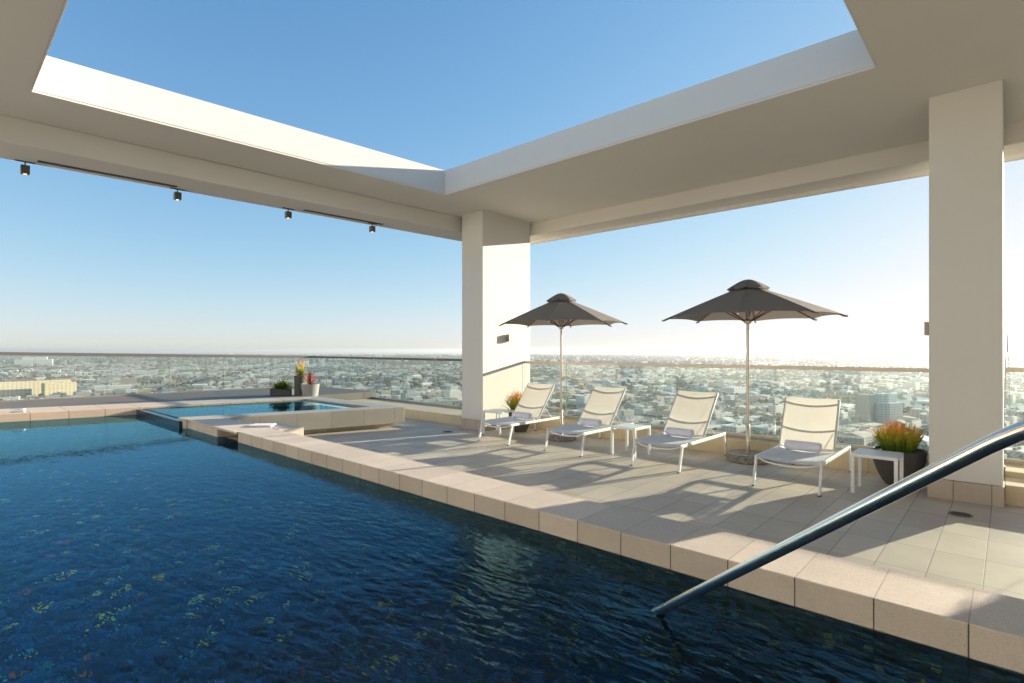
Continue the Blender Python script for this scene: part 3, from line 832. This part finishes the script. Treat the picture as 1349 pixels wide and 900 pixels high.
# three pots on the ledge beyond the spa
def rimpot(r0, r1, h, z0, th=.025):
    return [(.001, z0), (r0, z0), (r1, z0 + h), (r1 - th, z0 + h), (r1 - th - .005, z0 + h - .05), (.001, z0 + h - .05)]
zl = ZC - .005
c3 = (-13.80, 6.72); potted(c3, rimpot(.15, .155, .52, zl), zl + .49, 'tall dark pot with pink and yellow-green succulents behind the spa',
    lambda m, tl: (stems(m, tl, c3, zl + .48, .46, .06, .10, 22, .009, 9), blades(m, tl, c3, zl + .49, .20, 60, .035, 10, .2, 1.1, .05)), MAT['pot_dark'], .13, MAT['firestick'], 'stems')
c4 = (-13.42, 6.80); potted(c4, rimpot(.19, .235, .32, zl), zl + .29, 'pale grey tapered pot with a spiky red plant on the ledge behind the spa',
    lambda m, tl: blades(m, tl, c4, zl + .28, .44, 13, .036, 4, .05, 1.0, .03, .75), MAT['pot_light'], .2, MAT['redleaf'], 'leaves')
t = empty('potted_plant', (-14.22, 6.42, zl)); tag(t, 'low dark trough planter with a bushy green plant, left of the tall pot', 'potted plant', 'potted plants around the terrace')
m = MB(); MT = Matrix.Translation((-14.22, 6.42, 0)) @ Matrix.Rotation(yaw, 4, 'Z'); m.box(-.27, .27, -.13, .13, zl, zl + .17, MT); m.build('pot', MAT['pot_dark'], t, bevel=.01)
m = MB(); m.box(-.25, .25, -.11, .11, zl + .165, zl + .175, MT); m.build('soil', MAT['soil'], t)
m = MB(); tl = []; blades(m, tl, (-14.22, 6.42), zl + .17, .27, 160, .045, 12, .25, 1.15, .15, .15); plant_obj(m, tl, 'leaves', MAT['greenleaf'], t)

# invented potted shrub just outside the frame, added to cast the shadow on the coping
c6 = (1.50, 7.0)
def ball(m, tl):
    rnd = random.Random(8)
    for _ in range(5200):
        d = Vector((rnd.gauss(0, 1), rnd.gauss(0, 1), rnd.gauss(0, 1))).normalized(); r = .44 * rnd.uniform(.75, 1.04)
        p = Vector((c6[0], c6[1], 1.32)) + d * r; a = d.cross(Vector((0, 0, 1))).normalized() * .022; b2 = Vector((rnd.uniform(-1, 1), rnd.uniform(-1, 1), rnd.uniform(-1, 1))).normalized() * .03
        m._f([m.bm.verts.new(p - a), m.bm.verts.new(p + b2), m.bm.verts.new(p + a)]); tl.extend([.2, .6, .2])
    cc = bmesh.ops.create_icosphere(m.bm, subdivisions=2, radius=.40, matrix=Matrix.Translation((c6[0], c6[1], 1.32)))
    tl.extend([.2] * len(cc['verts']))
    m.tube([(c6[0], c6[1], .4), (c6[0], c6[1], 1.2)], .03, 8); tl.extend([0] * 16)
potted(c6, bowl(.30, .46, .2), .43, 'invented round shrub in a charcoal pot, unseen, added to shade the coping', ball, MAT['pot_dark'], .26, MAT['greenleaf'], 'leaves')

# small things on the copings
def folded(loc, rz, w, d, label, n=2):
    m = MB()
    for k in range(n): m.box(-w / 2 + .004 * k, w / 2 - .003 * k, -d / 2, d / 2 - .006 * k, .013 * k, .013 * k + .012)
    o = m.build('folded_towel', MAT['towel'], bevel=.005); o.location = loc; o.rotation_euler = (0, 0, rz); tag(o, label, 'towel'); return o
folded((-8.66, 3.60, ZC + .001), yaw + .1, .34, .26, 'white folded towel lying flat on the stone block beside the spa')
o = towel((-14.02, 1.20, ZC + .036), rad(60), 'small white rolled towel on the far coping at the left edge', .22, .036)

# ------------------------------------------------------------------ the city
def roofmat(name, col, rough=.8):
    return plain(name, col, rough, var=.12, scale=.05)
def wallmat(name, col, winc=(.06, .07, .08)):
    """storeys of windows: the panes are part of the facade at this distance"""
    m, nt, out = newmat(name)
    b = N(nt, 'ShaderNodeBsdfPrincipled')
    pos = nt.nodes.new('ShaderNodeNewGeometry').outputs['Position']
    sep = nt.nodes.new('ShaderNodeSeparateXYZ'); L(nt, pos, sep.inputs[0])
    fz = math_(nt, 'FRACT', math_(nt, 'DIVIDE', math_(nt, 'SUBTRACT', sep.outputs[2], RG), 3.6))
    hz = math_(nt, 'MULTIPLY', math_(nt, 'GREATER_THAN', fz, .35), math_(nt, 'LESS_THAN', fz, .78))
    fx = math_(nt, 'FRACT', math_(nt, 'DIVIDE', math_(nt, 'ADD', sep.outputs[0], math_(nt, 'MULTIPLY', sep.outputs[1], .73)), 4.1))
    hx = math_(nt, 'GREATER_THAN', fx, .45)
    nrm = nt.nodes.new('ShaderNodeSeparateXYZ'); L(nt, nt.nodes.new('ShaderNodeNewGeometry').outputs['Normal'], nrm.inputs[0])
    side = math_(nt, 'LESS_THAN', math_(nt, 'ABSOLUTE', nrm.outputs[2]), .5)
    k = math_(nt, 'MULTIPLY', math_(nt, 'MULTIPLY', hz, hx), side)
    nz = noise_(nt, pos, .02, 3)
    c = mixc(nt, nz, tuple(x * .85 for x in col), tuple(min(1, x * 1.1) for x in col))
    c = mixc(nt, math_(nt, 'MULTIPLY', k, .6), c, winc)
    L(nt, c, b.inputs['Base Color']); b.inputs['Roughness'].default_value = .7
    L(nt, b.outputs[0], out.inputs[0]); return m
PAL = [('white', (.62, .59, .54)), ('cream', (.52, .45, .35)), ('pale grey', (.50, .49, .47)), ('tan', (.42, .34, .26)),
       ('dark grey', (.16, .16, .17)), ('brick red', (.42, .20, .15)), ('blue-grey', (.20, .26, .34)), ('green-grey', (.24, .30, .26)), ('yellow', (.55, .45, .27)), ('bright white', (.78, .75, .70))]
ROOFS = [roofmat('roof_' + n.replace(' ', '_'), c) for n, c in PAL]
WALLS = [wallmat('wall_' + n.replace(' ', '_'), tuple(x * .9 for x in c)) for n, c in PAL]
WT = [24, 15, 16, 11, 8, 6, 5, 4, 1, 20]
GA = yaw + rad(36)
def Rz(a): return Matrix.Rotation(a, 4, 'Z')
def bldg(m, u, v, w, d, h, roof, wall, kind, a, M0):
    """kind: flat, gable, saw, ell, stepped; walls use material 0, roof 1 (offsets given)"""
    M = M0
    def bx(x0, x1, y0, y1, z0, z1):
        m.mi = wall; n0 = len(m.bm.faces); m.box(x0, x1, y0, y1, z0, z1, M)
        m.bm.faces.ensure_lookup_table(); m.bm.faces[n0 + 1].material_index = roof
    if kind == 'gable':
        bx(-w / 2, w / 2, -d / 2, d / 2, 0, h * .75)
        m.mi = roof; p = [Vector(q) for q in ((-w / 2, -d / 2, h * .75), (w / 2, -d / 2, h * .75), (w / 2, d / 2, h * .75), (-w / 2, d / 2, h * .75), (-w / 2, 0, h), (w / 2, 0, h))]
        p = [m.bm.verts.new(M @ q) for q in p]
        m._f([p[0], p[1], p[5], p[4]]); m._f([p[2], p[3], p[4], p[5]]); m._f([p[0], p[4], p[3]]); m._f([p[1], p[2], p[5]])
    elif kind == 'saw':
        bx(-w / 2, w / 2, -d / 2, d / 2, 0, h * .7); k = 4
        for i in range(k):
            x0 = -w / 2 + w * i / k; x1 = x0 + w / k; m.mi = roof
            q = [Vector(p) for p in ((x0, -d / 2, h * .7), (x1, -d / 2, h * .7), (x1, d / 2, h * .7), (x0, d / 2, h * .7), (x0, -d / 2, h), (x0, d / 2, h))]
            q = [m.bm.verts.new(M @ p) for p in q]
            m._f([q[4], q[1], q[2], q[5]]); m.mi = wall; m._f([q[0], q[4], q[5], q[3]]); m._f([q[0], q[1], q[4]]); m._f([q[3], q[5], q[2]])
    else:
        if kind == 'ell':
            bx(-w / 2, w / 2, -d / 2, 0, 0, h); bx(-w / 2, 0, .02, d / 2, 0, h * .8)
        elif kind == 'stepped':
            bx(-w / 2, w / 2, -d / 2, d / 2, 0, h * .7); bx(-w * .3, w * .35, -d * .3, d * .4, h * .7, h)
        else:
            bx(-w / 2, w / 2, -d / 2, d / 2, 0, h)
        r = random.Random(int(u * 13 + v * 7))
        m.mi = 2 if r.random() < .5 else 4
        hh = h if kind != 'ell' else h
        for _ in range(r.randint(2, 4)):
            x = r.uniform(-.35, .25) * w; y = r.uniform(-.4, -.12) * d
            m.box(x, x + r.uniform(2, 5), y, y + r.uniform(2, 4), hh * (.7 if kind == 'stepped' and abs(y) > .3 * d else 1.0), hh + r.uniform(1.2, 2.6), M)

def pix(p):
    d = p.dot(Fw); 
    if d <= 1: return None
    return (674.5 + F_ * p.dot(Rt) / d, 461 - F_ * (p.z - CAMZ) / d, d)
def ymax(x):
    if x < 340: return 533 - x * 14 / 340
    if x < 530: return 524 + (x - 400) * .06 if x > 400 else 519
    if x < 608: return 541
    if x < 700: return 470
    if x < 1223: return 545 + (x - 700) * .12
    if x < 1322: return 470
    return 625
avoid = []
special = []
def ground_at(x, y):
    d = F_ * (CAMZ - RG) / (y - 461); return Fw * d + Rt * ((x - 674.5) / F_ * d), d
def spec(px, py, w, d, h, ci, kind, label, rot=None, cat='building', wi=None):
    p, dd = ground_at(px, py); p.z = RG; special.append((p, w, d, h, ci, kind, label, GA if rot is None else rot, cat, wi)); avoid.append((p.x, p.y, max(w, d) * .62))
spec(40, 521, 150, 20, 34, 8, 'flat', 'long yellow apartment block at the far left', yaw + rad(58))
spec(78, 521, 60, 20, 30, 8, 'flat', 'short yellow apartment block standing at the right end of the long yellow block', yaw + rad(58))
spec(38, 533, 62, 60, 10, 2, 'saw', 'grey sawtooth-roofed warehouse in front of the yellow apartment blocks')
spec(30, 507, 70, 40, 16, 5, 'flat', 'long brick red building above the yellow apartment blocks')
spec(84, 506, 60, 34, 18, 5, 'gable', 'pink-red gabled building right of the yellow apartment blocks')
spec(150, 514, 78, 40, 12, 9, 'flat', 'bright white long warehouse in the middle of the left view')
spec(45, 482, 190, 70, 60, 9, 'stepped', 'large white stepped complex near the horizon at the left', GA)
spec(195, 524, 55, 30, 9, 5, 'flat', 'low terracotta roofed shed just above the far coping')
spec(565, 545, 62, 50, 22, 7, 'flat', 'large green-grey flat-roofed hall left of the corner column')
spec(596, 530, 26, 24, 34, 9, 'stepped', 'white and green stepped tower block touching the corner column')
spec(1168, 556, 38, 26, 42, 2, 'stepped', 'pale office slab with rows of windows above the bowl planter', GA - .1)
spec(1144, 555, 22, 26, 40, 4, 'flat', 'dark office slab adjoining the pale one above the bowl planter', GA - .1)
spec(968, 520, 60, 34, 18, 9, 'flat', 'white slab building left of the second parasol pole', GA)
spec(1018, 545, 28, 24, 15, 9, 'ell', 'small bright white building right of the second parasol pole', GA)
spec(1130, 585, 34, 26, 14, 3, 'gable', 'tan gabled building low behind the fourth lounger', GA)

rnd = random.Random(11)
cands = []
def lots(v0, v1, lw, ld, sw, fill, hfun, every=4):
    v = -v1 * 1.5
    row = 0
    while v < v1 * 1.5:
        un = v1 * 1.5; u = -un + rnd.uniform(0, lw)
        k = 0
        while u < un:
            W = lw * rnd.uniform(.55, 1.35)
            dd_ = (Gr @ (Rt * (u + W / 2) + Fw * v)).dot(Fw)
            if v0 < dd_ < v1 and rnd.random() < fill:
                w_ = W * rnd.uniform(.7, .95); d_ = ld * rnd.uniform(.5, .9)
                cands.append((u + W / 2, v + ld * .5, w_, d_, hfun()))
            u += W + 1
            k += 1
            if k % every == 0: u += sw
        v += ld
        row += 1
        if row % 2 == 0: v += sw
Gr = Rz(GA - yaw)
hn = lambda: rnd.choice([5, 6, 7, 8, 9, 10, 12]) * (1 if rnd.random() < .93 else 2.0)
lots(380, 1500, 31, 29, 14, .70, hn)
lots(1500, 3600, 40, 37, 17, .66, hn, 4)
lots(3600, 7000, 68, 60, 24, .6, lambda: hn() * 1.15, 4)
lots(7000, 14000, 150, 130, 40, .52, lambda: hn() * 1.3, 4)
KN = ['flat', 'flat', 'gable', 'ell', 'stepped', 'flat', 'saw']
placed = []
Gr = Rz(GA - yaw)
for (u, v, w_, d_, h) in cands:
    p = Rt * u + Fw * v
    p = Gr @ p; p.z = RG
    if any((p.x - a) ** 2 + (p.y - b) ** 2 < (r + w_ * .5) ** 2 for a, b, r in avoid): continue
    q = pix(p + Vector((0, 0, h)))
    if q is None or q[0] < -160 or q[0] > 1500: continue
    # big dark-green park blocks: fewer buildings
    if noise.noise(Vector((p.x, p.y, 0)) / 900) > .34 and rnd.random() < .75: continue
    kind = rnd.choice(KN); ci = rnd.choices(range(10), WT)[0]
    if ci == 8 and rnd.random() < .6: ci = 1
    placed.append((p, w_, d_, h, ci, kind, q))
# the individuals: those that show largest through the open parts of the view
def visible(q): return 0 < q[0] < 1349 and q[1] < ymax(q[0])
vis = [b for b in placed if visible(b[6])]
vis.sort(key=lambda b: -(b[1] * (b[2] * 105 / b[6][2] + b[3]) / b[6][2] ** 2))
indiv = vis[:270]; ids = set(id(b) for b in indiv)
LM = [(60, 'above the far coping at the left edge'), (130, 'left of the weir'), (200, 'above the weir of the spa'), (270, 'above the left half of the spa'), (340, 'above the middle of the spa'), (390, 'beside the ledge planters'),
      (450, 'right of the ledge planters'), (530, 'above the right rim of the spa'), (608, 'just left of the corner column'), (760, 'behind the first lounger'), (850, 'behind the second lounger'),
      (930, 'behind the third lounger'), (1000, 'behind the second parasol pole'), (1060, 'left of the fourth backrest'), (1120, 'right of the fourth backrest'), (1223, 'above the bowl planter'), (1400, 'right of the right column')]
KW = {'flat': 'flat-roofed', 'gable': 'gabled', 'ell': 'L-shaped', 'stepped': 'stepped', 'saw': 'sawtooth-roofed'}
ORD = ['nearest', 'second nearest', 'third nearest', 'fourth nearest', 'fifth nearest', 'sixth nearest', 'seventh nearest', 'eighth nearest', 'ninth nearest', 'tenth nearest', 'eleventh nearest', 'twelfth nearest']
cnt = {}
indiv.sort(key=lambda b: b[6][2])
# total per key first, so a lone one needs no rank
tot = {}
def key(b):
    lm = next(l for x, l in LM if b[6][0] < x); return (b[4], b[5], lm)
for b in indiv: tot[key(b)] = tot.get(key(b), 0) + 1
def make_bldg(p, w_, d_, h, ci, kind, rot, label, cat='building', wi=None):
    M0 = Matrix.Translation(p) @ Rz(rot)
    m = MB(); mats = [WALLS[ci if wi is None else wi], ROOFS[ci], ROOFS[2], ROOFS[3], ROOFS[4]]
    bldg(m, p.x, p.y, w_, d_, h, 1, 0, kind, rot, M0)
    o = m.build('city_building', mats, recalc=True)
    me = o.data; me.transform(Matrix.Translation(-p)); o.location = p
    tag(o, label, cat, 'buildings of the city below'); return o
for (p, w_, d_, h, ci, kind, label, rot, cat, wi) in special:
    make_bldg(p, w_, d_, h, ci, kind, rot, label, cat, wi)
for b in indiv:
    k = key(b); i = cnt.get(k, 0); cnt[k] = i + 1
    l = f'{PAL[b[4]][0]} {KW[b[5]]} city building {k[2]}'
    if tot[k] > 1: l += ', ' + (ORD[i] if i < 12 else 'farther')
    make_bldg(b[0], b[1], b[2], b[3], b[4], b[5], GA, l)
m = MB()
for b in placed:
    if id(b) in ids: continue
    p, w_, d_, h, ci, kind, q = b
    M0 = Matrix.Translation(p) @ Rz(GA)
    if q[2] < 2600 and kind != 'flat':
        bldg(m, p.x, p.y, w_, d_, h, ci, 10 + ci, kind, 0, M0)
    else:
        m.mi = 10 + ci; n0 = len(m.bm.faces); m.box(-w_ / 2, w_ / 2, -d_ / 2, d_ / 2, 0, h, M0)
        m.bm.faces.ensure_lookup_table(); m.bm.faces[n0 + 1].material_index = ci
o = m.build('distant_city_blocks', ROOFS + WALLS, recalc=False); tag(o, 'countless low roofs of the city reaching to the horizon', 'city', kind='stuff')

# trees of the city: crowns of jittered clumps, one mass
base = bmesh.new(); bmesh.ops.create_icosphere(base, subdivisions=1, radius=1); bv = [v.co.copy() for v in base.verts]; bf = [[v.index for v in f.verts] for f in base.faces]; base.free()
V = []; Fc = []
def crown(p, r, h, rr):
    n0 = len(V)
    for q in bv:
        k = rr.uniform(.7, 1.25); V.append((p.x + q.x * r * k, p.y + q.y * r * k, p.z + h * .55 + q.z * h * .5 * k))
    Fc.extend([[a + n0 for a in f] for f in bf])
rr = random.Random(5)
def tree_band(v0, v1, n, r0, r1, bias):
    made = 0; tries = 0
    while made < n and tries < n * 12:
        tries += 1
        v = math.sqrt(rr.uniform(v0 * v0, v1 * v1)); u = rr.uniform(-1.15, 1.15) * v
        p = Rt * u + Fw * v
        nn = noise.noise(Vector((p.x, p.y, 3)) / 420) + .5 * noise.noise(Vector((p.x, p.y, 7)) / 110)
        # streets lined with trees
        lined = (abs((u % 165) - 8) < 7) or (abs((v % 112) - 8) < 7)
        if nn < bias and not (lined and rr.random() < .5): continue
        p.z = RG
        for k in range(rr.randint(1, 3)):
            r = rr.uniform(r0, r1); crown(p + Vector((rr.uniform(-1, 1) * r, rr.uniform(-1, 1) * r, 0)), r, r * rr.uniform(1.5, 2.2), rr)
        made += 1
tree_band(380, 1500, 3600, 2.6, 5.5, .12)
tree_band(1500, 3600, 6500, 4, 8, .10)
tree_band(3600, 9000, 7000, 8, 18, .08)
me = bpy.data.meshes.new('city_trees'); me.from_pydata(V, [], Fc); me.update()
tm, nt2, out2 = newmat('city_foliage'); b = N(nt2, 'ShaderNodeBsdfPrincipled')
pos = nt2.nodes.new('ShaderNodeNewGeometry').outputs['Position']
L(nt2, ramp(nt2, noise_(nt2, pos, .03, 4), [(.3, (.022, .034, .022)), (.55, (.038, .05, .03)), (.75, (.065, .07, .042))]), b.inputs['Base Color']); b.inputs['Roughness'].default_value = .9
L(nt2, b.outputs[0], out2.inputs[0]); me.materials.append(tm)
o = bpy.data.objects.new('city_trees', me); COL.objects.link(o); tag(o, 'dark green street trees scattered between the roofs of the city', 'trees', kind='stuff')

# radio mast beyond the right column
p = Fw * 620 + Rt * ((1327 - 674.5) / F_ * 620); p.z = RG
t = empty('radio_mast', p[:]); tag(t, 'thin reddish lattice mast rising above the rail just right of the right column', 'mast')
m = MB(); H = 105 + 1.62 + 13.5
for sx in (-1, 1):
    for sy in (-1, 1): m.tube([p + Vector((sx * 2.6, sy * 2.6, 0)), p + Vector((sx * 1.3, sy * 1.3, H * .86))], .35, 4)
for k in range(20):
    z0 = H * .86 * k / 20; z1 = H * .86 * (k + 1) / 20; w0 = 2.6 - 1.3 * k / 20; w1 = 2.6 - 1.3 * (k + 1) / 20
    for a, b2 in (((-1, -1), (1, -1)), ((1, -1), (1, 1)), ((1, 1), (-1, 1)), ((-1, 1), (-1, -1))):
        m.tube([p + Vector((a[0] * w0, a[1] * w0, z0)), p + Vector((b2[0] * w1, b2[1] * w1, z1))], .22, 3)
m.build('lattice', plain('mast_paint', (.30, .16, .12), .6), t)
m = MB(); m.tube([p + Vector((0, 0, H * .86)), p + Vector((0, 0, H * .94)), p + Vector((0, 0, H + 4))], [.9, .7, .3], 6); m.build('antenna', MAT['darksteel'], t)

# ground sheet
def groundmat():
    m, nt, out = newmat('city_ground'); b = N(nt, 'ShaderNodeBsdfPrincipled')
    pos = nt.nodes.new('ShaderNodeNewGeometry').outputs['Position']
    mp = N(nt, 'ShaderNodeMapping'); mp.inputs['Rotation'].default_value = (0, 0, -GA); L(nt, pos, mp.inputs[0])
    v = N(nt, 'ShaderNodeTexVoronoi', distance='CHEBYCHEV'); v.inputs['Scale'].default_value = 1 / 42; L(nt, mp.outputs[0], v.inputs['Vector'])
    sp = nt.nodes.new('ShaderNodeSeparateColor'); L(nt, v.outputs['Color'], sp.inputs[0])
    c = ramp(nt, sp.outputs[0], [(0, (.10, .10, .10)), (.25, (.20, .18, .155)), (.42, (.06, .075, .04)), (.58, (.27, .24, .20)), (.72, (.13, .125, .12)), (.88, (.36, .33, .29))], 'CONSTANT')
    n1 = noise_(nt, pos, .0012, 4)
    g = ramp(nt, n1, [(.44, (0, 0, 0)), (.60, (1, 1, 1))])
    c = mixc(nt, math_(nt, 'MULTIPLY', g, .75), c, (.055, .075, .045))
    c = mixc(nt, math_(nt, 'MULTIPLY', noise_(nt, pos, .05, 4), .5), c, (.12, .11, .10))
    L(nt, c, b.inputs['Base Color']); b.inputs['Roughness'].default_value = .9
    L(nt, b.outputs[0], out.inputs[0]); return m
m = MB(); n = 96
v = [m.bm.verts.new((22000 * math.cos(2 * math.pi * k / n), 22000 * math.sin(2 * math.pi * k / n), RG)) for k in range(n)]
m._f(v); tag(m.build('ground', groundmat(), recalc=False), kind='structure')
# low hills far off to the right
m = MB(); hv = []
for i in range(81):
    th = rad(-34 + i * 1.1); row = []
    dirv = Fw * math.cos(th) + Rt * math.sin(th)
    for j, (dd, kf) in enumerate(((15500, 0), (16500, .6), (17500, 1), (19500, .7), (21500, 0))):
        hgt = 120 * kf * max(0, (.45 + .8 * noise.noise(Vector((i * .13, j * .2, 1))) + .3 * noise.noise(Vector((i * .5, j, 4))))) * min(1, max(0, (i - 25) / 16))
        q = dirv * dd; row.append(m.bm.verts.new((q.x, q.y, RG - 1 + hgt)))
    hv.append(row)
for a, b2 in zip(hv, hv[1:]):
    for j in range(4): m._f([a[j], a[j + 1], b2[j + 1], b2[j]])
tag(m.build('hills', plain('hill_scrub', (.10, .10, .06), .95, var=.3, scale=.002), smooth=True), kind='structure')

# haze
hm, nt3, out3 = newmat('haze'); pv = N(nt3, 'ShaderNodeVolumePrincipled')
pv.inputs['Color'].default_value = (.80, .86, .90, 1); pv.inputs['Density'].default_value = 8.5e-5; pv.inputs['Anisotropy'].default_value = .5
L(nt3, pv.outputs[0], out3.inputs['Volume'])
m = MB(); m.box(-23000, 23000, -23000, 23000, RG - 3, 18)
o = m.build('haze', hm); tag(o, kind='stuff'); o['label'] = 'pale haze lying over the city towards the horizon'; o['category'] = 'haze'
